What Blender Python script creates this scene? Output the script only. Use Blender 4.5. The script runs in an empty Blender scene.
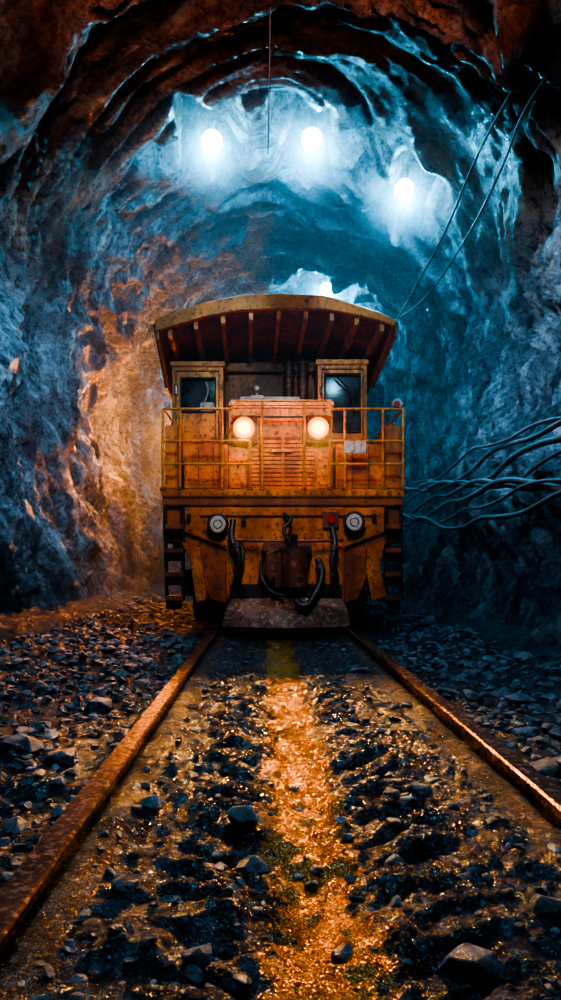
import bpy, bmesh, math, random
import numpy as np
from mathutils import Vector, noise, Matrix
random.seed(7); rng=np.random.default_rng(7)
F=700.0; CH=1.1
def X(px,Y=10.0): return (px-266)*Y/F
def Z(py,Y=10.0): return CH+(560-py)*Y/F
def W(px,py,Y=10.0): return (X(px,Y),Y,Z(py,Y))
col=bpy.context.scene.collection
try:
    bpy.context.scene.view_settings.view_transform='AgX'
    bpy.context.scene.view_settings.look='AgX - High Contrast'
except Exception as e: print(e)
# ---------------------------------------------------------------- materials
def newmat(name):
    m=bpy.data.materials.new(name); m.use_nodes=True
    nt=m.node_tree; b=nt.nodes['Principled BSDF']; return m,nt,b
def N(nt,t,**k):
    n=nt.nodes.new(t)
    for a,v in k.items():
        if a in n.inputs: n.inputs[a].default_value=v
        else: setattr(n,a,v)
    return n
def L(nt,a,b): nt.links.new(a,b)
def ramp(nt,fac,stops):
    r=nt.nodes.new('ShaderNodeValToRGB'); e=r.color_ramp.elements
    while len(e)<len(stops): e.new(0.5)
    for i,(p,c) in enumerate(stops):
        e[i].position=p; e[i].color=(*c,1) if len(c)==3 else c
    L(nt,fac,r.inputs[0]); return r
def math_(nt,op,a,b=None,c=None,clamp=False):
    n=nt.nodes.new('ShaderNodeMath'); n.operation=op; n.use_clamp=clamp
    for i,v in enumerate((a,b,c)):
        if v is None: continue
        if hasattr(v,'is_linked') : L(nt,v,n.inputs[i])
        else: n.inputs[i].default_value=v
    return n.outputs[0]
def smooth(nt,v,a,b):
    n=nt.nodes.new('ShaderNodeMapRange'); n.interpolation_type='SMOOTHSTEP'
    L(nt,v,n.inputs[0])
    if a<b: n.inputs[1].default_value=a; n.inputs[2].default_value=b
    else:
        n.inputs[1].default_value=b; n.inputs[2].default_value=a; n.inputs[3].default_value=1; n.inputs[4].default_value=0
    return n.outputs[0]
def mixc(nt,f,a,b,bt='MIX'):
    n=nt.nodes.new('ShaderNodeMix'); n.data_type='RGBA'; n.blend_type=bt
    for s,v in ((0,f),(6,a),(7,b)):
        if hasattr(v,'is_linked'): L(nt,v,n.inputs[s])
        else: n.inputs[s].default_value = v if s==0 else (*v,1)
    return n.outputs[2]
def bump(nt,b,h,strength,dist,prev=None):
    n=nt.nodes.new('ShaderNodeBump'); n.inputs['Strength'].default_value=strength
    n.inputs['Distance'].default_value=dist; L(nt,h,n.inputs['Height'])
    if prev: L(nt,prev.outputs[0],n.inputs['Normal'])
    L(nt,n.outputs[0],b.inputs['Normal']); return n
def noisen(nt,vec,scale,detail=6,rough=.6,dist=0.):
    n=nt.nodes.new('ShaderNodeTexNoise'); L(nt,vec,n.inputs['Vector'])
    n.inputs['Scale'].default_value=scale; n.inputs['Detail'].default_value=detail
    n.inputs['Roughness'].default_value=rough; n.inputs['Distortion'].default_value=dist
    return n.outputs[0]

def worn(name,c1,c2,c3,rough=.5,metal=0.,scale=3.,bs=.15):
    m,nt,b=newmat(name)
    g=N(nt,'ShaderNodeNewGeometry')
    mp2=N(nt,'ShaderNodeMapping'); mp2.inputs['Scale'].default_value=(1,1,.45); L(nt,g.outputs['Position'],mp2.inputs['Vector'])
    n1=noisen(nt,mp2.outputs[0],scale,8,.65); n2=noisen(nt,g.outputs['Position'],scale*5,6,.7)
    n3=noisen(nt,mp2.outputs[0],scale*4,5,.7)
    r1=ramp(nt,n1,[(.42,c2),(.56,c1),(.75,c1)])
    f=smooth(nt,n2,.51,.64)
    c=mixc(nt,f,r1.outputs[0],c3)
    c=mixc(nt,math_(nt,'MULTIPLY',smooth(nt,n3,.46,.66),.75),c,(c2[0]*.45,c2[1]*.4,c2[2]*.5))
    L(nt,c,b.inputs['Base Color'])
    rr=N(nt,'ShaderNodeMapRange'); L(nt,n2,rr.inputs[0]); rr.inputs[3].default_value=max(.05,rough-.2); rr.inputs[4].default_value=min(1,rough+.25)
    L(nt,rr.outputs[0],b.inputs['Roughness']); b.inputs['Metallic'].default_value=metal
    bump(nt,b,n2,bs,.02); return m
M={}
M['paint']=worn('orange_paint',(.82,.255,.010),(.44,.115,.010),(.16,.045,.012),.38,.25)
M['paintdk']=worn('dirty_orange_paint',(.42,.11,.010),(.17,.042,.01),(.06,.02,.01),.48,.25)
M['paintlt']=worn('yellow_paint',(.92,.36,.035),(.68,.22,.02),(.34,.11,.025),.35,.15)
M['black']=worn('grimy_black_steel',(.03,.028,.03),(.015,.012,.012),(.07,.04,.02),.45,.3)
M['rust']=worn('rusty_steel',(.20,.065,.03),(.08,.03,.018),(.32,.12,.05),.45,.4)
M['plow']=worn('scraped_steel',(.17,.075,.05),(.07,.03,.02),(.30,.17,.11),.40,.5)
M['rail']=worn('rail_steel',(.24,.10,.055),(.12,.045,.025),(.46,.26,.17),.22,.85,6)
M['chrome']=worn('bare_metal',(.5,.5,.5),(.35,.3,.28),(.2,.15,.1),.3,.9)
M['white']=worn('white_enamel',(.6,.58,.53),(.42,.38,.33),(.25,.2,.15),.4)
M['red']=worn('red_lens',(.7,.03,.02),(.5,.02,.02),(.3,.02,.02),.25)
M['rubber']=worn('black_rubber',(.02,.02,.022),(.012,.012,.012),(.05,.04,.035),.4)
M['cable']=worn('cable_sheath',(.10,.12,.14),(.05,.06,.07),(.16,.17,.18),.4)
M['wire']=worn('thin_wire',(.09,.085,.085),(.06,.055,.055),(.14,.14,.14),.5)
m,nt,b=newmat('dark_window_glass'); b.inputs['Roughness'].default_value=.10; M['glass']=m
g=N(nt,'ShaderNodeNewGeometry'); n=noisen(nt,g.outputs['Position'],3,4); r=ramp(nt,n,[(.4,(.008,.012,.016)),(.65,(.07,.09,.11))]); L(nt,r.outputs[0],b.inputs['Base Color'])
m,nt,b=newmat('clear_lamp_lens'); b.inputs['Base Color'].default_value=(.45,.45,.42,1); b.inputs['Roughness'].default_value=.1; M['lens']=m
def emi(name,c,s):
    m,nt,b=newmat(name); b.inputs['Base Color'].default_value=(c[0]*.05,c[1]*.05,c[2]*.05,1)
    b.inputs['Roughness'].default_value=.8
    b.inputs['Emission Color'].default_value=(*c,1); b.inputs['Emission Strength'].default_value=s; return m
M['hl']=emi('headlight_reflector_glow',(1,.22,.0),3.5)
M['hlc']=emi('headlight_bulb_glow',(1,.44,.01),9)
M['bl']=emi('mine_lamp_glow',(.30,.80,1),80)
M['wl']=emi('tungsten_glow',(1,.45,.15),15)

# ---- rock wall
def rockmat():
    m,nt,b=newmat('wet_tunnel_rock')
    g=N(nt,'ShaderNodeNewGeometry'); P=g.outputs['Position']
    uv=N(nt,'ShaderNodeUVMap'); uv.uv_map='flow'
    mp=N(nt,'ShaderNodeMapping'); mp.inputs['Scale'].default_value=(1.0,.20,1)
    L(nt,uv.outputs[0],mp.inputs['Vector']); V=mp.outputs[0]
    st=noisen(nt,V,3.8,12,.74,.6)
    fine=noisen(nt,P,11,10,.84)
    mid=noisen(nt,P,3.2,10,.74)
    big=noisen(nt,P,.55,4,.55)
    s=math_(nt,'ADD',math_(nt,'ADD',math_(nt,'MULTIPLY',st,.56),math_(nt,'MULTIPLY',fine,.32)),math_(nt,'MULTIPLY',mid,.12))
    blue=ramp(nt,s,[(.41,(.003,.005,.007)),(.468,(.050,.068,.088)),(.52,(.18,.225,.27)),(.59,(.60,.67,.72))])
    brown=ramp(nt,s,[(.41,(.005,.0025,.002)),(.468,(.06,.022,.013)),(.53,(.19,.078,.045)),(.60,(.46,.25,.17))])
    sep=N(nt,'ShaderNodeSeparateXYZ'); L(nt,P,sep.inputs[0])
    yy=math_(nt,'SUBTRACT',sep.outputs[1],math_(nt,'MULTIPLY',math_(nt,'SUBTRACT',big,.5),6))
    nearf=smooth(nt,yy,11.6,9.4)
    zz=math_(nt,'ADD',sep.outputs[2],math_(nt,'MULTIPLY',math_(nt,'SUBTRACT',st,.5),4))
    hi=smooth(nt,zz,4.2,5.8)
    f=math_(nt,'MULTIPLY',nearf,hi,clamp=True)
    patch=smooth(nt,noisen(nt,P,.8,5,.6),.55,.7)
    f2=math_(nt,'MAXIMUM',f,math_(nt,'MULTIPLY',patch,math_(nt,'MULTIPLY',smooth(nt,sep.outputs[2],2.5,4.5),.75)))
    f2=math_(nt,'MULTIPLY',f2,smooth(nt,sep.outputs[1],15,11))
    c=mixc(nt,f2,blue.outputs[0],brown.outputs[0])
    L(nt,c,b.inputs['Base Color'])
    r=N(nt,'ShaderNodeMapRange'); L(nt,fine,r.inputs[0]); r.inputs[1].default_value=.35; r.inputs[2].default_value=.65
    r.inputs[3].default_value=.14; r.inputs[4].default_value=.46; L(nt,r.outputs[0],b.inputs['Roughness'])
    b1=bump(nt,b,st,1,.75); b2=bump(nt,b,mid,.8,.22,b1); bump(nt,b,fine,1,.17,b2)
    return m
M['rock']=rockmat()
def groundmat():
    m,nt,b=newmat('wet_gravel_ground')
    g=N(nt,'ShaderNodeNewGeometry'); P=g.outputs['Position']
    sep=N(nt,'ShaderNodeSeparateXYZ'); L(nt,P,sep.inputs[0])
    fine=noisen(nt,P,14,10,.78); med=noisen(nt,P,2.5,6,.65)
    vor=N(nt,'ShaderNodeTexVoronoi'); vor.inputs['Scale'].default_value=38; L(nt,P,vor.inputs['Vector'])
    vor2=N(nt,'ShaderNodeTexVoronoi'); vor2.inputs['Scale'].default_value=120; L(nt,P,vor2.inputs['Vector'])
    base=ramp(nt,fine,[(.36,(.004,.005,.007)),(.5,(.022,.027,.037)),(.62,(.08,.093,.12)),(.72,(.25,.27,.31))])
    tint=mixc(nt,math_(nt,'MULTIPLY',smooth(nt,med,.55,.75),.2),base.outputs[0],(.05,.024,.018))
    reflect_gold=ramp(nt,vor2.outputs['Distance'],[(.0,(1,.52,.13)),(.4,(.85,.30,.045)),(.8,(.27,.08,.01))])  # gold streak paints the headlight reflection into the ground colour
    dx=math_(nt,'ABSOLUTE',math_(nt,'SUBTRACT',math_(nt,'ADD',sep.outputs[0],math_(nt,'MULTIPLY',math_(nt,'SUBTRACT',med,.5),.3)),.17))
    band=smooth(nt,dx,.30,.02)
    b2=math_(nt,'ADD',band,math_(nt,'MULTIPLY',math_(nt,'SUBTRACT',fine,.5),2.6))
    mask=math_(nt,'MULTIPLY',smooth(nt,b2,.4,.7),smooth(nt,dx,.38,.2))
    glint_speck=smooth(nt,noisen(nt,P,60,2,.5),.60,.66)
    rl=math_(nt,'MULTIPLY',smooth(nt,math_(nt,'ABSOLUTE',math_(nt,'SUBTRACT',math_(nt,'ABSOLUTE',math_(nt,'SUBTRACT',sep.outputs[0],.235)),.84)),.09,.03),math_(nt,'ADD',.08,glint_speck))  # painted gold glints along the inner sides of the rails
    wide=math_(nt,'MULTIPLY',smooth(nt,dx,.48,.15),math_(nt,'MULTIPLY',glint_speck,.9))  # painted sparkle scattered beside the streak
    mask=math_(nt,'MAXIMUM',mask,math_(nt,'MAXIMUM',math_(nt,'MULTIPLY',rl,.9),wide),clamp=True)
    c=mixc(nt,mask,tint,reflect_gold.outputs[0]); L(nt,c,b.inputs['Base Color'])
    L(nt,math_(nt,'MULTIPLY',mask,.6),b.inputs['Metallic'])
    r=N(nt,'ShaderNodeMapRange'); L(nt,med,r.inputs[0]); r.inputs[1].default_value=.35; r.inputs[2].default_value=.65
    r.inputs[3].default_value=.08; r.inputs[4].default_value=.34; L(nt,r.outputs[0],b.inputs['Roughness'])
    b1=bump(nt,b,fine,1,.08); b3=bump(nt,b,vor.outputs['Distance'],.8,.025,b1); bump(nt,b,vor2.outputs['Distance'],.7,.008,b3)
    return m
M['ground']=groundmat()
def stonemat():
    m,nt,b=newmat('wet_slate_stone')
    g=N(nt,'ShaderNodeNewGeometry'); P=g.outputs['Position']
    n=noisen(nt,P,14,9,.75); n2=noisen(nt,P,1.7,2,.5)
    r=ramp(nt,n,[(.35,(.012,.015,.021)),(.52,(.065,.082,.105)),(.68,(.26,.30,.35))])
    c=mixc(nt,math_(nt,'MULTIPLY',smooth(nt,n2,.56,.66),.25),r.outputs[0],(.06,.028,.018))
    L(nt,c,b.inputs['Base Color']); b.inputs['Roughness'].default_value=.28
    bump(nt,b,n,.9,.03); return m
M['stone']=stonemat()
def volmat(key,name,dens,colr,an=.3,R=None):
    m=bpy.data.materials.new(name); m.use_nodes=True; nt=m.node_tree; nt.nodes.clear()
    o=N(nt,'ShaderNodeOutputMaterial'); v=N(nt,'ShaderNodeVolumeScatter'); v.inputs['Density'].default_value=dens; v.inputs['Anisotropy'].default_value=an
    v.inputs['Color'].default_value=(*colr,1); L(nt,v.outputs[0],o.inputs['Volume']); M[key]=m
    if R:
        tc=N(nt,'ShaderNodeTexCoord'); ln=N(nt,'ShaderNodeVectorMath'); ln.operation='LENGTH'; L(nt,tc.outputs['Object'],ln.inputs[0])
        t=math_(nt,'SUBTRACT',1.0,math_(nt,'DIVIDE',ln.outputs['Value'],R),clamp=True)
        L(nt,math_(nt,'MULTIPLY',math_(nt,'POWER',t,2.0),dens),v.inputs['Density'])
volmat('haze','dust_haze',.014,(.75,.9,1)); volmat('mist','lamp_halo',.40,(.5,.87,1),0.,1.0); volmat('halo_warm','warm_halo',.30,(1,.42,.05),0.,.5)  # besides the haze, tinted scatter balls added to make the lamps glow

# ---------------------------------------------------------------- mesh helpers
def finish(me,name,mat,parent=None,smoothf=False):
    if smoothf:
        me.polygons.foreach_set('use_smooth',[True]*len(me.polygons))
    ob=bpy.data.objects.new(name,me); col.objects.link(ob); me.materials.append(M[mat])
    if parent: ob.parent=parent
    return ob
def from_bm(bm,name,mat,parent=None,smoothf=False):
    bmesh.ops.recalc_face_normals(bm,faces=bm.faces)
    me=bpy.data.meshes.new(name); bm.to_mesh(me); bm.free(); return finish(me,name,mat,parent,smoothf)
def box(name,x0,x1,y0,y1,z0,z1,mat,parent,bev=.015):
    bm=bmesh.new(); bmesh.ops.create_cube(bm,size=1)
    for v in bm.verts: v.co=Vector(((x0+x1)/2+v.co.x*(x1-x0),(y0+y1)/2+v.co.y*(y1-y0),(z0+z1)/2+v.co.z*(z1-z0)))
    if bev: bmesh.ops.bevel(bm,geom=bm.edges[:],offset=min(bev,abs(x1-x0)*.3,abs(y1-y0)*.3,abs(z1-z0)*.3),segments=2,affect='EDGES')
    return from_bm(bm,name,mat,parent)
def B(name,px0,px1,py0,py1,Y,d,mat,parent,bev=.015):
    return box(name,X(px0,Y),X(px1,Y),Y,Y+d,Z(py1,Y),Z(py0,Y),mat,parent,bev)
def prism(name,pts,Y,d,mat,parent,bev=.012):
    """polygon measured on the front face at distance Y, extruded back by d"""
    bm=bmesh.new(); a=[bm.verts.new(W(p[0],p[1],Y)) for p in pts]
    f=bm.faces.new(a); r=bmesh.ops.extrude_face_region(bm,geom=[f])
    for v in r['geom']:
        if isinstance(v,bmesh.types.BMVert): v.co.y+=d
    if bev: bmesh.ops.bevel(bm,geom=bm.edges[:],offset=bev,segments=1,affect='EDGES')
    return from_bm(bm,name,mat,parent)
def cyl(name,c,r,depth,axis,mat,parent,seg=28,r2=None,bev=0):
    bm=bmesh.new(); bmesh.ops.create_cone(bm,cap_ends=True,segments=seg,radius1=r,radius2=r if r2 is None else r2,depth=depth)
    rot={'x':Matrix.Rotation(math.pi/2,4,'Y'),'y':Matrix.Rotation(math.pi/2,4,'X'),'z':Matrix.Identity(4)}[axis]
    bm.transform(Matrix.Translation(c)@rot)
    if bev:
        es=[e for e in bm.edges if any(len(f.verts)>4 for f in e.link_faces)]
        bmesh.ops.bevel(bm,geom=es,offset=bev,segments=2,affect='EDGES')
    return from_bm(bm,name,mat,parent)
def ball(name,c,r,mat,parent):
    bm=bmesh.new(); bmesh.ops.create_uvsphere(bm,u_segments=24,v_segments=16,radius=r)
    ob=from_bm(bm,name,mat,parent,True); ob.location=c; return ob
def tube(name,paths,r,mat,parent,cyc=False,sm=True,res=6,bres=4):
    cu=bpy.data.curves.new(name,'CURVE'); cu.dimensions='3D'; cu.bevel_depth=r; cu.bevel_resolution=bres; cu.use_fill_caps=True
    cu.resolution_u=res
    for pts in paths:
        if sm and len(pts)>2:
            s=cu.splines.new('BEZIER'); s.bezier_points.add(len(pts)-1)
            for bp,p in zip(s.bezier_points,pts): bp.co=p; bp.handle_left_type=bp.handle_right_type='AUTO'
        else:
            s=cu.splines.new('POLY'); s.points.add(len(pts)-1)
            for bp,p in zip(s.points,pts): bp.co=(*p,1)
        s.use_cyclic_u=cyc
    tmp=bpy.data.objects.new('tmp',cu); col.objects.link(tmp)
    dg=bpy.context.evaluated_depsgraph_get(); me=bpy.data.meshes.new_from_object(tmp.evaluated_get(dg))
    bpy.data.objects.remove(tmp); me.materials.clear()
    return finish(me,name,mat,parent,True)
def torus(name,c,R,r,mat,parent,axis='y'):
    pts=[]
    for i in range(32):
        a=i/32*2*math.pi
        pts.append((c[0]+R*math.cos(a),c[1],c[2]+R*math.sin(a)) if axis=='y' else (c[0],c[1]+R*math.cos(a),c[2]+R*math.sin(a)))
    return tube(name,[pts],r,mat,parent,cyc=True,sm=False)
def loft(name,rows,mat,parent,thick=0.):
    bm=bmesh.new(); R=[[bm.verts.new(p) for p in row] for row in rows]
    for a,b_ in zip(R,R[1:]):
        for i in range(len(a)-1): bm.faces.new((a[i],a[i+1],b_[i+1],b_[i]))
    if thick:
        bmesh.ops.recalc_face_normals(bm,faces=bm.faces)
        bmesh.ops.solidify(bm,geom=bm.faces[:],thickness=thick)
    return from_bm(bm,name,mat,parent)
def empty(name,loc=(0,0,0)):
    e=bpy.data.objects.new(name,None); col.objects.link(e); e.empty_display_size=.2; return e
def fbm(x,y,z,o=4): return noise.fractal(Vector((x,y,z)),1.0,2.0,o)

# ---------------------------------------------------------------- tunnel shell
prof=[(-2.95,-.35),(-3.2,.9),(-3.45,2.5),(-3.5,4.1),(-3.1,5.6),(-1.9,6.8),(0.15,7.25),(2.15,6.8),(3.35,5.7),(3.85,4.2),(3.75,2.5),(3.3,.9),(2.85,-.35)]
def catm(P,n):
    out=[]; k=len(P)-1
    for i in range(n):
        t=i/(n-1)*k; j=min(int(t),k-1); u=t-j
        p=[Vector(P[max(0,min(k,j+o))]) for o in (-1,0,1,2)]
        out.append(.5*((2*p[1])+(-p[0]+p[2])*u+(2*p[0]-5*p[1]+4*p[2]-p[3])*u*u+(-p[0]+3*p[1]-3*p[2]+p[3])*u**3))
    return out
lamps=[(-.80,10.35,7.29),(.68,10.35,7.32),(2.17,11.0,6.92),(1.39,16.0,7.28)]
NA=400; C=catm(prof,NA)
T=[(C[min(i+1,NA-1)]-C[max(i-1,0)]).normalized() for i in range(NA)]
NR=[Vector((t.y,-t.x))*-1 for t in T]   # outward
arc=[0]
for i in range(1,NA): arc.append(arc[-1]+(C[i]-C[i-1]).length)
ys=[-3+ (i*.22) for i in range(45)]; y=ys[-1]
while y<46: y+=.038+max(0,(y-13))*.011; ys.append(y)
def rid(v): return 1-2*abs(noise.noise(v))
def disp(a,y,px,pz):
    w=.9*noise.noise(Vector((px*.35,y*.3,pz*.35)))
    big=.42*noise.noise(Vector((px*.28+5,y*.22,pz*.28)))
    lean=(a-arc[-1]/2)
    u=y*1.15-abs(lean)*.55+w*2.2
    r1=rid(Vector((u*.8,a*.13+3,w)))
    r2=rid(Vector((u*2.2,a*.30+9,w*1.5)))
    r3=rid(Vector((u*5.0,a*.70+4,w*2.5)))
    f=fbm(px*1.6,y*1.6,pz*1.6,4)
    j1=rid(Vector((px*1.5+f*.5,y*1.5,pz*1.5+7)))
    j2=rid(Vector((px*4,y*4+f,pz*4+1)))
    return big-.34*r1*abs(r1)-.24*r2-.11*r3+.12*f-.07*j1-.04*j2+.38
verts=[]
for y in ys:
    for i in range(NA):
        c=C[i]; d=disp(arc[i],y,c.x,c.y)
        edge=min(1,(c.y+.35)/1.2) if c.y<.85 else 1
        d*=.45+.55*edge
        k=math.exp(-((y-9.4)/1.7)**4)*min(1,max(0,(c.y-5.2)/1.0))
        if d<0: d*=(1-.75*k)
        for lx,ly,lz in lamps:
            # rough pocket blasted into the roof around every lamp
            q=(c.x-lx)**2+(y-ly)**2+(c.y-(lz-.15))**2
            if q<6:
                h=math.exp(-(q/1.3**2)**2); d=d*(1-h)+(.02+.45*(d-.2))*h
                ang=math.atan2(y-ly,c.x-lx); rr=.70*(1+1.0*noise.noise(Vector((math.cos(ang)*2.2+lx*5,math.sin(ang)*2.2,lx*3))))
                s=math.exp(-(q/rr**2)**3)
                d=d*(1-s)+(.75+.40*noise.noise(Vector((c.x*5,y*5,3)))+.25*noise.noise(Vector((c.x*12,y*12,3))))*s
        verts.append((c.x+NR[i].x*d,y,c.y+NR[i].y*d))
nr=len(ys)
faces=[(j*NA+i,j*NA+i+1,(j+1)*NA+i+1,(j+1)*NA+i) for j in range(nr-1) for i in range(NA-1)]
me=bpy.data.meshes.new('tunnel'); me.from_pydata(verts,[],faces)
uvl=me.uv_layers.new(name='flow')
li=np.zeros(len(me.loops),dtype=np.int32); me.loops.foreach_get('vertex_index',li)
ua=np.array([(ys[k//NA]*1.15-abs(arc[k%NA]-arc[-1]/2)*.55,arc[k%NA]) for k in range(nr*NA)],dtype=np.float32)
uvl.data.foreach_set('uv',ua[li].ravel())
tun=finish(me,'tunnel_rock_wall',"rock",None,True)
# end of the heading
bm=bmesh.new()
cx,cz=.1,3.2
rings=[]
for k in range(12):
    s=1.15*(1-k/11.5); rings.append([bm.verts.new((cx+(C[i].x-cx)*s,45+ (1-s)*3+.5*noise.noise(Vector((C[i].x*s,k,C[i].y*s))),cz+(C[i].y-cz)*s)) for i in range(0,NA,6)])
for a,b_ in zip(rings,rings[1:]):
    for i in range(len(a)-1): bm.faces.new((a[i],a[i+1],b_[i+1],b_[i]))
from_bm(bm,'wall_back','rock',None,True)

# ---------------------------------------------------------------- ground
RL,RR=-.725,1.195
def gh(x,y):
    h=.06*fbm(x*.9,y*.9,0,4)+.05*fbm(x*4,y*4,2,4)+.020*noise.noise(Vector((x*17,y*17,5)))
    c=abs(x-.235)
    h-=.06*math.exp(-((x-.17)/.16)**2)
    # lug marks of rubber tyres either side of the washed middle
    for rx,sg in ((-.20,1),(.54,-1)):
        h-=.05*math.exp(-((x-rx)/.17)**4)*max(0,math.sin(y*30+sg*x*14+2*noise.noise(Vector((x*2,y*2,0)))))
    for r in (RL,RR): 
        q=math.exp(-((x-r)/.16)**4); h=h*(1-q)+.034*q+ .012*q*noise.noise(Vector((x*9,y*5,1)))
    if c>1.5: h+=(c-1.5)**1.6*.16+ .10*max(0,fbm(x*1.3,y*1.3,8,4))*min(1,c-1.5)
    return h
gx=np.concatenate([np.linspace(-4.6,-1.8,90)[:-1],np.linspace(-1.8,2.2,280)[:-1],np.linspace(2.2,4.9,90)])
gy=[-2.5,-1.5,-.5,.3,.8]; y=1.1
while y<46: gy.append(y); y+=max(.014,y*.0075)
gv=[(float(x),yv,gh(x,yv)) for yv in gy for x in gx]; n=len(gx)
gf=[(j*n+i,j*n+i+1,(j+1)*n+i+1,(j+1)*n+i) for j in range(len(gy)-1) for i in range(n-1)]
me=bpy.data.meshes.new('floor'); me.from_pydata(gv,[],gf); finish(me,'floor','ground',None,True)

# ---------------------------------------------------------------- rocks
tmpl=[]
for k in range(16):
    bm=bmesh.new()
    for i in range(16):
        v=Vector(rng.normal(size=3)); v.normalize(); v*=.75+.3*random.random(); bm.verts.new(v)
    r=bmesh.ops.convex_hull(bm,input=bm.verts[:])
    bmesh.ops.delete(bm,geom=[g_ for g_ in set(r['geom_interior']+r['geom_unused']) if isinstance(g_,bmesh.types.BMVert)],context='VERTS')
    bmesh.ops.bevel(bm,geom=bm.edges[:],offset=.05,segments=1,affect='EDGES')
    bm.verts.index_update()
    tmpl.append((np.array([v.co[:] for v in bm.verts]),[[v.index for v in f.verts] for f in bm.faces])); bm.free()
def rocks(name,items):
    V=[];Fc=[];o=0
    for (x,y,z,sx,sy,sz,rot) in items:
        tv,tf=tmpl[random.randrange(16)]
        R=np.array(Matrix.Rotation(rot,3,'Z')@Matrix.Rotation(random.uniform(-.35,.35),3,'X'))
        v=(tv*np.array([sx,sy,sz]))@R.T+np.array([x,y,z]); V.append(v)
        Fc+= [[i+o for i in f] for f in tf]; o+=len(tv)
    me=bpy.data.meshes.new(name); me.from_pydata(np.concatenate(V).tolist(),[],Fc); return finish(me,name,'stone')
def clear(x,s): return abs(x-RL)>.08+s and abs(x-RR)>.08+s
it=[]
while len(it)<6500:
    y=1.2+ (random.random()**1.6)*15; x=random.uniform(-2.6,2.6)
    if abs(x)>y*.5+.6: continue
    c=abs(x-.235)
    s=random.choice([.005,.006,.008,.010,.013,.016,.022,.028])*random.uniform(.7,1.3)*(1+ (y/14))
    if c<.35 and random.random()<.75: continue
    if c<.9:
        if random.random()<.45: continue
        if s>.03 and random.random()<.6: continue
    if c>1.2: s*=1.3
    if not clear(x,s): continue
    if y>9.5 and c<1.6 : continue
    it.append((x,y,gh(x,y)+s*.12,s*random.uniform(.8,1.5),s*random.uniform(.8,1.3),s*random.uniform(.5,.9),random.uniform(0,6.28)))
for k in range(150):
    side=random.choice((-1,1)); y=random.uniform(3.5,17); x=.235+side*random.uniform(1.3,2.4)
    s=random.uniform(.04,.12); it.append((x,y,gh(x,y)+s*.15,s*1.3,s,s*.6,random.uniform(0,6.28)))
for k in range(60):
    y=random.uniform(1.5,7); x=random.uniform(-.5,.98); s=random.uniform(.02,.04)
    if abs(x-.17)<.2 or not clear(x,s): continue
    it.append((x,y,gh(x,y)+s*.15,s*1.3,s,s*.6,random.uniform(0,6.28)))
rocks('gravel_rubble',it)
for (px,py,w,h) in [(63,762,42,24),(97,706,30,18),(119,697,18,12),(252,862,34,22),(360,663,28,12),(390,787,26,20),(470,962,66,40),(343,938,22,24),(430,628,18,14),(396,856,22,18),(243,822,34,24),(545,762,38,20),(10,757,26,22),(313,862,20,18),(420,905,22,22),(500,968,26,26),(418,792,26,12),(445,690,22,10),(40,725,24,12),(200,955,44,30),(550,905,40,26),(150,800,26,16),(352,720,20,12)]:
    Y=F*CH/(py+h*.35-560); x=X(px,Y); sw=w/2*Y/F; sh=h/2*Y/F
    rocks('rock',[(x,Y+sw*.3,gh(x,Y)+sh*.45,sw*1.15,sw*.95,sh*1.15,random.uniform(-.5,.5))])

# ---------------------------------------------------------------- rails
def rail(name,cx):
    p=[(-.07,0),(.07,0),(.07,.02),(.020,.04),(.020,.10),(.050,.115),(.054,.15),(.044,.16),(-.044,.16),(-.054,.15),(-.050,.115),(-.020,.10),(-.020,.04),(-.07,.02)]
    bm=bmesh.new(); ylist=[-2+.25*i for i in range(180)]
    R=[[bm.verts.new((cx+a+.006*noise.noise(Vector((y*.6,cx,0))),y,b_-.02)) for a,b_ in p] for y in ylist]
    for a,b_ in zip(R,R[1:]):
        for i in range(len(p)): bm.faces.new((a[i],a[(i+1)%len(p)],b_[(i+1)%len(p)],b_[i]))
    bm.faces.new(R[0]); bm.faces.new(R[-1]); return from_bm(bm,name,'rail')
rail('rail_track',RL); rail('rail_track',RR)

# ---------------------------------------------------------------- locomotive
T_=empty('mine_locomotive')
Pp=T_
yf=10.25
lip_top=[(155,319),(175,312),(205,302),(240,295),(283,293),(325,295),(355,304),(380,312),(396,320)]
lip_bot=[(155,331),(176,325),(206,316),(240,310),(283,308),(325,309),(354,314),(379,320),(395,326)]
prism('canopy_lip',lip_top+lip_bot[::-1],yf,.10,'paint',Pp,.01)
yb=12.0
back=[(171,372),(182,368),(210,361),(240,357),(277,355),(318,357),(342,361),(360,367),(370,372)]
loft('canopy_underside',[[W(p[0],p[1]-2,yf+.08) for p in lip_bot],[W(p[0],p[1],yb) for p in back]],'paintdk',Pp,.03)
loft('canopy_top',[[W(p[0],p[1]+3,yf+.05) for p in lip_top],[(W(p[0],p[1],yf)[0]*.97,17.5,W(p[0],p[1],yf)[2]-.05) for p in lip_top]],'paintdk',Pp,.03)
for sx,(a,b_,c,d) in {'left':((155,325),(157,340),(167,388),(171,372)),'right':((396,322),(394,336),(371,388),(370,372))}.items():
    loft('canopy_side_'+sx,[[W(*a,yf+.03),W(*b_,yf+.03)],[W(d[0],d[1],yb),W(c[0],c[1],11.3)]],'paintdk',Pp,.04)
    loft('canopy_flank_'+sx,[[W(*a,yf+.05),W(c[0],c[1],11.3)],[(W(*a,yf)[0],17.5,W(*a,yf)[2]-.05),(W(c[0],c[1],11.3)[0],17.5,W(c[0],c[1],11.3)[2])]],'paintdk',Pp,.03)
def interp(pl,px):
    for a,b_ in zip(pl,pl[1:]):
        if a[0]<=px<=b_[0]:
            t=(px-a[0])/(b_[0]-a[0]); return (px,a[1]+(b_[1]-a[1])*t)
    return pl[-1]
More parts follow.
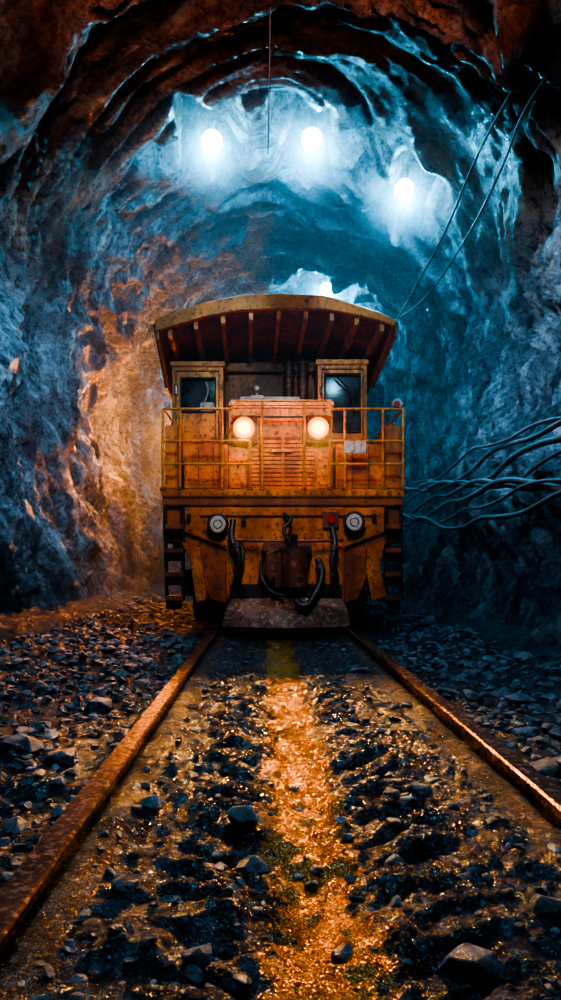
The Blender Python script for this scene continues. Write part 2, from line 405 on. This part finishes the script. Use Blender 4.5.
for i,px in enumerate((170,196,223,251,279,306,332,357,382)):
    t=(px-155)/(395-155); pb=171+t*(370-171)
    A=W(*interp(lip_bot,px),yf+.1); Bk=W(*interp(back,pb),yb)
    bm=bmesh.new(); w=.032
    vs=[]
    for P0,hh in ((A,.15),(Bk,.18)):
        for dx,dz in ((-w,.02),(w,.02),(w,-hh),(-w,-hh)): vs.append(bm.verts.new((P0[0]+dx,P0[1],P0[2]+dz)))
    for q in ((0,1,2,3),(7,6,5,4),(0,4,5,1),(1,5,6,2),(2,6,7,3),(3,7,4,0)): bm.faces.new([vs[k] for k in q])
    from_bm(bm,'canopy_rib_%d'%(i+1),'paint',Pp)
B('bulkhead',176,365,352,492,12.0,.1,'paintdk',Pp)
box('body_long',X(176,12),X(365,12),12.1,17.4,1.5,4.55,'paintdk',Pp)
box('bulkhead_beam',X(225,11.9),X(318,11.9),11.85,12.0,Z(372,11.9),Z(364,11.9),'paintdk',Pp)
def cabin(tag,x0,x1,y0,y1,wx0,wx1,wy0,wy1):
    Y=11.15
    B('cab_%s_post_a'%tag,x0,wx0,y0,y1,Y,.1,'paint',Pp); B('cab_%s_post_b'%tag,wx1,x1,y0,y1,Y,.1,'paint',Pp)
    B('cab_%s_head'%tag,wx0-.5,wx1+.5,y0,wy0,Y,.1,'paint',Pp); B('cab_%s_panel'%tag,wx0-.5,wx1+.5,wy1,y1,Y,.1,'paint',Pp)
    B('cab_%s_roof'%tag,x0-2,x1+2,y0-5,y0,Y-.05,.9,'paint',Pp)
    box('cab_%s_wall_l'%tag,X(x0,Y),X(x0,Y)+.06,Y+.08,12.05,Z(y1,Y),Z(y0,Y),'paint',Pp)
    box('cab_%s_wall_r'%tag,X(x1,Y)-.06,X(x1,Y),Y+.08,12.05,Z(y1,Y),Z(y0,Y),'paint',Pp)
    B('cab_%s_glass'%tag,wx0,wx1,wy0,wy1,Y+.07,.02,'glass',Pp,0)
    fr=[W(wx0,wy0,Y-.01),W(wx1,wy0,Y-.01),W(wx1,wy1,Y-.01),W(wx0,wy1,Y-.01)]
    tube('cab_%s_window_seal'%tag,[fr],.02,'black',Pp,cyc=True,sm=False)
    fr=[W(x0+4,y0+5,Y-.012),W(x1-4,y0+5,Y-.012),W(x1-4,y1-35,Y-.012),W(x0+4,y1-35,Y-.012)]
    tube('cab_%s_door_seam'%tag,[fr],.012,'paintdk',Pp,cyc=True,sm=False)
cabin('left',172,223,366,498,181,215,378,412)
cabin('right',318,367,364,498,325,360,374,432)
B('cab_left_wiper_box',200,214,402,411,11.12,.05,'white',Pp)
tube('cab_left_wiper',[[W(203,406,11.1),W(208,390,11.1),W(206,382,11.1)]],.012,'white',Pp)
tube('cab_right_wiper',[[W(335,375,11.1),W(350,392,11.1),W(354,412,11.1)]],.014,'black',Pp)
for i,(px,py) in enumerate(((176,390),(176,430),(321,390),(321,440))): cyl('hinge_%d'%(i+1),W(px,py,11.12),.025,.12,'z','chrome',Pp,12)
for i,px in enumerate((289,303)):
    Y=11.4; c=W(px,381,Y); cyl('exhaust_stack_%d'%(i+1),c,.085,.62,'z','rust',Pp,20,bev=.01)
    for k in range(3): cyl('exhaust_band_%d_%d'%(i+1,k),(c[0],c[1],c[2]+.05+.1*k),.098,.03,'z','black',Pp,20)
cyl('horn_bell',W(257,389,11.0),.06,.10,'y','white',Pp,20,r2=.035); cyl('horn_stem',W(257,394,11.05),.02,.2,'z','white',Pp,10)
B('horn_base',250,264,395,399,11,.12,'white',Pp)
Yh=10.75
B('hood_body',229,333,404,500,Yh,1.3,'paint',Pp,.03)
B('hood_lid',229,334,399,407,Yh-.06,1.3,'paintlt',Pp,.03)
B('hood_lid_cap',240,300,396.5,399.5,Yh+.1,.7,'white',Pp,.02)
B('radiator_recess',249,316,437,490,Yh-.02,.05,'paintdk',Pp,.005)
for i in range(12):
    py=440+i*4.2; B('louver_%d'%(i+1),251,314,py,py+3.3,Yh-.04,.04,'paint',Pp,.006)
for px in (249,283,316): B('radiator_frame_%d'%px,px-1.5,px+1.5,436,492,Yh-.08,.06,'paint',Pp,.006)
for px in (238,325):
    B('hood_door_%d'%px,px-7,px+7,445,488,Yh-.03,.04,'paint',Pp,.006); cyl('hood_door_latch_%d'%px,W(px,466,Yh-.05),.02,.05,'y','black',Pp,10)
B('hood_seam',231,331,416,417.5,Yh-.015,.03,'black',Pp,0)
for i,px in enumerate((244,318)):
    Y=10.55; c=W(px,428.5,Y)
    B('headlight_%d_housing'%(i+1),px-13,px+13,415,442,Y+.03,.2,'paintdk',Pp,.02)
    cyl('headlight_%d_bezel'%(i+1),(c[0],Y+.0,c[2]),.18,.10,'y','paintdk',Pp,32,bev=.015)
    cyl('headlight_%d_lens'%(i+1),(c[0],Y-.055,c[2]),.155,.03,'y','hl',Pp,32)
    cyl('headlight_%d_bulb'%(i+1),(c[0],Y-.075,c[2]),.10,.03,'y','hlc',Pp,32)
    ld=bpy.data.lights.new('headlight_beam','SPOT'); ld.energy=2200; ld.color=(1,.42,.07); ld.spot_size=math.radians(38); ld.spot_blend=1; ld.shadow_soft_size=.12
    lo=bpy.data.objects.new('headlight_%d_beam'%(i+1),ld); col.objects.link(lo); lo.location=(c[0],Y-.12,c[2]); lo.parent=Pp
    dr=Vector((.17,3.4,0))-Vector(lo.location); lo.rotation_euler=dr.to_track_quat('-Z','Y').to_euler()
    ld=bpy.data.lights.new('headlight_spill','POINT'); ld.energy=9; ld.color=(1,.24,.004); ld.shadow_soft_size=.05
    lo=bpy.data.objects.new('headlight_%d_spill'%(i+1),ld); col.objects.link(lo); lo.location=(c[0],Y-.30,c[2]-.02); lo.parent=Pp
    ball('headlight_%d_halo'%(i+1),(c[0],Y-.12,c[2]),.5,'halo_warm',Pp)  # added scatter ball for the orange glow around the headlight
Yd=10.15
B('deck_edge',161,404,489,497,Yd,1.1,'paint',Pp,.02)
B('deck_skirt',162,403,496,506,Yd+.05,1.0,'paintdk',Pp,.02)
for i in range(22): cyl('deck_rivet_%d'%i,W(168+i*11,493,Yd-.005),.016,.03,'y','paintdk',Pp,8)
box('deck_rear_left',X(161,Yd),X(176,12),11.2,17.4,Z(497,Yd),Z(489,Yd),'paint',Pp)
box('deck_rear_right',X(365,12),X(404,Yd),11.2,17.4,Z(497,Yd),Z(489,Yd),'paint',Pp)
box('side_panel_left',X(164,Yd),X(164,Yd)+.08,10.4,17.2,1.35,Z(497,Yd),'paintdk',Pp)
box('side_panel_right',X(402,Yd)-.08,X(402,Yd),10.4,17.2,1.35,Z(497,Yd),'paintdk',Pp)
box('locker_left',X(163,10.5)+.03,X(178,10.5),10.5,11.2,Z(489,10.5),Z(425,10.5),'paint',Pp)
B('battery_box_left',184,228,444,489,10.6,.5,'paint',Pp,.02)
B('battery_box_right',336,384,444,489,10.6,.5,'paint',Pp,.02)
for px in (198,213,352,368): B('battery_seam_%d'%px,px,px+1.2,446,488,10.58,.03,'paintdk',Pp,0)
B('locker_right',384,401,425,489,10.5,.7,'paint',Pp,.02)
r=.02
def rl(name,paths,rad=r,mat='paintlt'): tube(name,paths,rad,mat,Pp,sm=False)
Yr=10.2
hs=[]
for py in (409,): hs.append([W(163,py,Yr),W(232,py,Yr)]); hs.append([W(333,py,Yr),W(403,py,Yr)])
for py in (441,464): hs.append([W(163,py,Yr),W(250,py,Yr)]); hs.append([W(330,py,Yr),W(403,py,Yr)])
hs.append([W(232,409,Yr),W(238,401,Yr),W(326,401,Yr),W(333,409,Yr)])
rl('railing_bars',hs)
posts=[[W(px,490,Yr),W(px,409,Yr)] for px in (163,180,222,345,383,403)]
posts+=[[W(px,490,Yr),W(px,403,Yr)] for px in (262,304)]
posts+=[[W(250,490,Yr),W(250,441,Yr)],[W(330,490,Yr),W(330,441,Yr)]]
rl('railing_posts',posts)
rl('railing_side',[[W(px,409,Yr),(W(px,409,Yr)[0],14,W(px,409,Yr)[2])] for px in (163,403)]+[[W(px,450,Yr),(W(px,450,Yr)[0],14,W(px,450,Yr)[2])] for px in (163,403)]+[[(W(px,409,Yr)[0],yy,Z(409,Yr)),(W(px,409,Yr)[0],yy,Z(490,Yr))] for px in (163,403) for yy in (11.2,12.6,14)])
rl('railing_feet',[[W(px-3,489,Yr-.01),W(px+3,489,Yr-.01)] for px in (163,180,222,250,262,304,330,345,383,403)],.03,'paintdk')
B('number_plate',344,366,441,453,10.17,.02,'white',Pp,.004)
B('data_plate',270,292,449,452,Yh-.1,.02,'paintlt',Pp,0)
cyl('marker_lamp_right',W(397,404,10.25),.07,.14,'y','white',Pp,20,bev=.01); cyl('marker_lamp_right_lens',W(397,404,10.16),.045,.03,'y','red',Pp,20)
cyl('marker_lamp_left',W(167,405,10.25),.04,.1,'y','white',Pp,20)
# front frame
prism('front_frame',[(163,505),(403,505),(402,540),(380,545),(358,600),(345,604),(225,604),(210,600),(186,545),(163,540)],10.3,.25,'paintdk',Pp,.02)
prism('front_plate',[(181,507),(388,507),(386,532),(345,548),(345,600),(226,600),(226,548),(183,532)],10.22,.1,'paint',Pp,.02)
B('front_beam',200,372,508,516,10.17,.08,'paint',Pp,.012)
for i in range(14):
    px=190+i*14.4
    cyl('frame_bolt_%d'%i,W(px,538 if 220<px<350 else 530,10.2),.018,.04,'y','rust',Pp,6)
for tag,pp in (('left',[(229,545),(258,545),(258,592),(229,592)]),('right',[(316,545),(343,545),(343,592),(316,592)])):
    prism('inset_panel_'+tag,pp,10.19,.04,'paint',Pp,.01)
for i,(px,py) in enumerate(((218,524),(354,522))):
    c=W(px,py,10.1); cyl('running_lamp_%d_can'%(i+1),(c[0],10.16,c[2]),.145,.16,'y','paintdk',Pp,32,bev=.01)
    torus('running_lamp_%d_ring'%(i+1),(c[0],10.07,c[2]),.135,.022,'black',Pp)
    cyl('running_lamp_%d_lens'%(i+1),(c[0],10.07,c[2]),.12,.03,'y','lens',Pp,32,bev=.012)
    torus('running_lamp_%d_inner'%(i+1),(c[0],10.05,c[2]),.06,.008,'chrome',Pp)
for i,(px,py) in enumerate(((331,519),(189,516),(374,516),(244,519))):
    c=W(px,py,10.12); cyl('reflector_%d'%i,c,.055 if i==0 else .035,.06,'y','red' if i in(0,) else 'black',Pp,20)
B('latch_plate',323,339,512,528,10.15,.05,'rust',Pp,.01)
# coupler
B('coupler_pocket',262,312,543,552,9.98,.3,'rust',Pp,.02)
B('coupler_pocket_base',262,312,590,597,9.98,.3,'rust',Pp,.02)
cyl('coupler_drum',W(294,569,9.9),.20,.56,'z','rust',Pp,28,bev=.03)
B('coupler_jaw',275,283,552,590,9.8,.35,'rust',Pp,.03)
B('coupler_lug_top',280,310,546,553,9.8,.3,'black',Pp,.02)
prism('coupler_knuckle',[(265,553),(276,548),(278,575),(270,584),(264,575)],9.82,.3,'rust',Pp,.03)
cyl('coupler_pin',W(294,549,9.88),.05,.42,'z','black',Pp,14)
tube('coupler_lever',[[W(292,546,9.9),W(284,530,9.95),W(291,520,10.05),W(284,513,10.12)]],.028,'black',Pp)
rl('uncoupling_rod',[[W(232,540,10.05),W(268,541,10.0),W(320,541,10.0),W(343,540,10.05)]],.022,'rust')
tube('hose_left',[[W(233,520,10.1),W(232,540,10.0),W(239,556,9.95),W(237,578,9.95),W(243,597,9.98)]],.045,'rubber',Pp)
tube('hose_left_b',[[W(240,540,10.1),W(243,556,10.0),W(240,572,9.98)]],.03,'rubber',Pp)
tube('hose_right',[[W(332,528,10.1),W(335,545,10.0),W(332,562,9.95),W(336,580,9.95),W(330,597,10.0)]],.045,'rubber',Pp)
tube('hose_center',[[W(318,560,10.1),W(322,574,9.9),W(315,594,9.8),W(304,606,9.7),W(296,601,9.75)]],.05,'rubber',Pp)
tube('hose_drape',[[W(262,560,10.1),W(262,578,9.9),W(272,592,9.85),W(284,596,9.8)]],.03,'rubber',Pp)
for i,(px,py) in enumerate(((237,545),(237,570),(334,548),(334,574),(320,566))): cyl('hose_clamp_%d'%i,W(px,py,9.97),.062,.06,'z','chrome',Pp,16)
loft('plow_blade',[[W(232,600,10.0),W(288,599,9.95),W(342,600,10.0)],[W(226,612,9.93),W(288,612,9.82),W(347,612,9.93)],[W(222,627,9.88),W(288,629,9.74),W(350,627,9.88)]],'plow',Pp,.04)
box('plow_back',X(230),X(342),10.0,10.4,.2,.75,'black',Pp)
prism('strut_left',[(181,542),(200,548),(207,600),(196,603),(190,560)],10.15,.12,'paint',Pp,.01)
prism('strut_right',[(367,548),(386,540),(380,566),(387,597),(372,601),(366,570)],10.15,.12,'paint',Pp,.01)
for tag,a,b_ in (('left',165,183),('right',386,401)):
    rl('step_%s_frame'%tag,[[W(a,505,10.2),W(a+(2 if tag=='left' else 0),600,10.2)],[W(b_,505,10.2),W(b_,600,10.2)]],.028,'black')
    for k in range(4):
        py=524+k*24; B('step_%s_%d'%(tag,k+1),a,b_,py,py+5,10.05,.32,'paintdk',Pp,.008)
        B('step_%s_riser_%d'%(tag,k+1),a+1,b_-1,py+4,py+13,10.3,.03,'black' if k%2 else 'paintdk',Pp,.004)
for tag,x0,x1 in (('left',-1.05,-.66),('right',1.13,1.52)):
    for k,yy in enumerate((10.95,12.4,15.2,16.6)):
        cyl('wheel_%s_%d'%(tag,k+1),((x0+x1)/2,yy,.14+.5),.5,x1-x0,'x','black',Pp,40,bev=.04)
        cyl('wheel_%s_%d_hub'%(tag,k+1),((x0+x1)/2,yy,.64),.2,x1-x0+.06,'x','rust',Pp,20,bev=.02)
for k,yy in enumerate((10.95,12.4,15.2,16.6)): cyl('axle_%d'%k,(.235,yy,.64),.08,2.2,'x','rust',Pp,14)
box('bogie_frame',-.6,1.07,10.5,17.2,.35,1.5,'black',Pp)
box('bogie_side_left',-1.25,-1.1,10.6,17,.55,.95,'black',Pp); box('bogie_side_right',1.58,1.73,10.6,17,.55,.95,'black',Pp)
box('under_deck',-1.4,1.85,10.5,17.2,1.25,1.55,'black',Pp)
# warm work lamps on the left flank
def plight(name,loc,e,colr,rad=.2,parent=None):
    ld=bpy.data.lights.new(name,'POINT'); ld.energy=e; ld.color=colr; ld.shadow_soft_size=rad
    lo=bpy.data.objects.new(name,ld); col.objects.link(lo); lo.location=loc; lo.parent=parent; return lo
for i,(yy,zz,e) in enumerate(((13.4,2.6,140),(15.6,3.9,1100))):
    box('work_lamp_%d_bracket'%i,-1.78,-1.40,yy-.05,yy+.05,zz-.05,zz+.05,'black',Pp)
    cyl('work_lamp_%d'%i,(-1.82,yy,zz),.12,.12,'x','wl',Pp,20)
    plight('work_lamp_%d_light'%i,(-2.05,yy,zz),e,(1,.30,.03),.08,Pp)

# ---------------------------------------------------------------- mine lamps and added fill lights
def lamp(name,x,y,z,e,colr,r=.15,drop=.22,mist=True):
    p=empty(name)
    ball('bulb',(x,y,z),r,'bl',p)
    cyl('socket',(x,y,z+r+.06),.07,.16,'z','black',p,16)
    plight('glow',(x,y-.08,z-drop),e,colr,.10,p)
    if mist: ball('mist',(x,y,z-.05),1.0,'mist',p)  # added scatter ball for the cyan glow around the bulb
CY=(.08,.60,1.0)
for (x,y,z),e in zip(lamps,(320,320,320,470)): lamp('fill_lamp',x,y,z,e,CY)
lamp('fill_lamp',-.6,21.5,6.7,520,CY,mist=False); lamp('fill_lamp',.6,29,6.7,380,CY,mist=False)
COOL=(.38,.69,1.0)
lamp('fill_lamp',.2,3.0,6.2,950,COOL,mist=False)  # added cool fill for the foreground floor, above the frame
def fill_flood(name,x,y,z,target,e,colr,ang,mat='wl',blend=.8):  # added fill spot; can, lens and hanger are invented fittings
    p=empty(name); d=(Vector(target)-Vector((x,y,z))).normalized(); q=d.to_track_quat('-Z','Y').to_matrix().to_4x4()
    for nm,r,dep,off,mt in (('can',.15,.24,0,'black'),('lens',.125,.03,.13,mat)):
        bm=bmesh.new(); bmesh.ops.create_cone(bm,cap_ends=True,segments=24,radius1=r,radius2=r,depth=dep)
        bm.transform(Matrix.Translation(Vector((x,y,z))+d*off)@q); from_bm(bm,nm,mt,p)
    tube('hanger',[[(x,y,z+.1),(x,y,z+1.7)]],.02,'black',p)
    ld=bpy.data.lights.new('fill_flood','SPOT'); ld.energy=e; ld.color=colr; ld.spot_size=math.radians(ang); ld.spot_blend=blend; ld.shadow_soft_size=.12
    lo=bpy.data.objects.new('fill_flood',ld); col.objects.link(lo); lo.location=Vector((x,y,z))+d*.2; lo.rotation_euler=d.to_track_quat('-Z','Y').to_euler(); lo.parent=p
for x in (-1.2,1.6): fill_flood('warm_fill_flood',x,5.25,6.0,(x,10,10.2),360,(1,.40,.18),125)  # unseen warm fill added to redden the near roof
fill_flood('warm_fill_flood',.25,5.3,5.7,(.22,10.3,2.2),620,(1,.40,.10),44)  # unseen warm key added for the locomotive front
fill_flood('wall_fill_flood',-1.0,5.0,5.4,(-3.9,9.6,3.4),2300,COOL,58,'bl')  # unseen cool fill added to brighten the left rock wall
fill_flood('wall_fill_flood',1.6,5.0,5.4,(4.4,9.6,3.5),2500,COOL,58,'bl')  # same added fill for the right rock wall

# ---------------------------------------------------------------- cables
ce=empty('wall_cable_bundle')
for k in range(8):
    pts=[]
    for j in range(17):
        y=4.0+j*.95
        z0=2.42-.13*k+.10*math.sin(y*.8+k*1.3)+.07*math.sin(y*1.9+k*2.1)
        xx=3.2-.02*k+.06*math.sin(y*1.3+k)
        pts.append((xx-.12,y,z0+.02*y))
    tube('cable_%d'%(k+1),[pts],.022+.009*(k%3),'cable',ce)
tube('overhead_wire',[[W(398,318,12),W(418,282,10.5),W(445,232,9.3),W(480,150,8.0),W(515,85,7.2),W(545,35,6.7)]],.013,'wire',None)
tube('overhead_wire',[[W(400,318,12),W(430,292,10.5),W(468,235,9.3),W(505,160,7.9),W(525,110,7.2),W(565,50,6.6)]],.013,'wire',None)
tube('hanging_wire',[[(.045,7.5,7.4),(.04,7.5,6.5),(.02,7.5,5.45)]],.007,'wire',None)

# ---------------------------------------------------------------- haze
bm=bmesh.new(); bmesh.ops.create_cube(bm,size=1); bm.transform(Matrix.Translation((.1,27.7,3.8))@Matrix.Diagonal((13,38,11,1)))
from_bm(bm,'dust_haze','haze',None)

# ---------------------------------------------------------------- world, camera
w=bpy.data.worlds.new('World'); bpy.context.scene.world=w; w.use_nodes=True
w.node_tree.nodes['Background'].inputs[0].default_value=(.08,.22,.38,1); w.node_tree.nodes['Background'].inputs[1].default_value=.1
cam=bpy.data.cameras.new('Camera'); co=bpy.data.objects.new('Camera',cam); col.objects.link(co)
co.location=(0,0,CH); co.rotation_euler=(math.pi/2,0,0)
cam.sensor_width=36; cam.lens=25.2; cam.shift_x=.0145; cam.shift_y=.06; cam.clip_start=.05
bpy.context.scene.camera=co
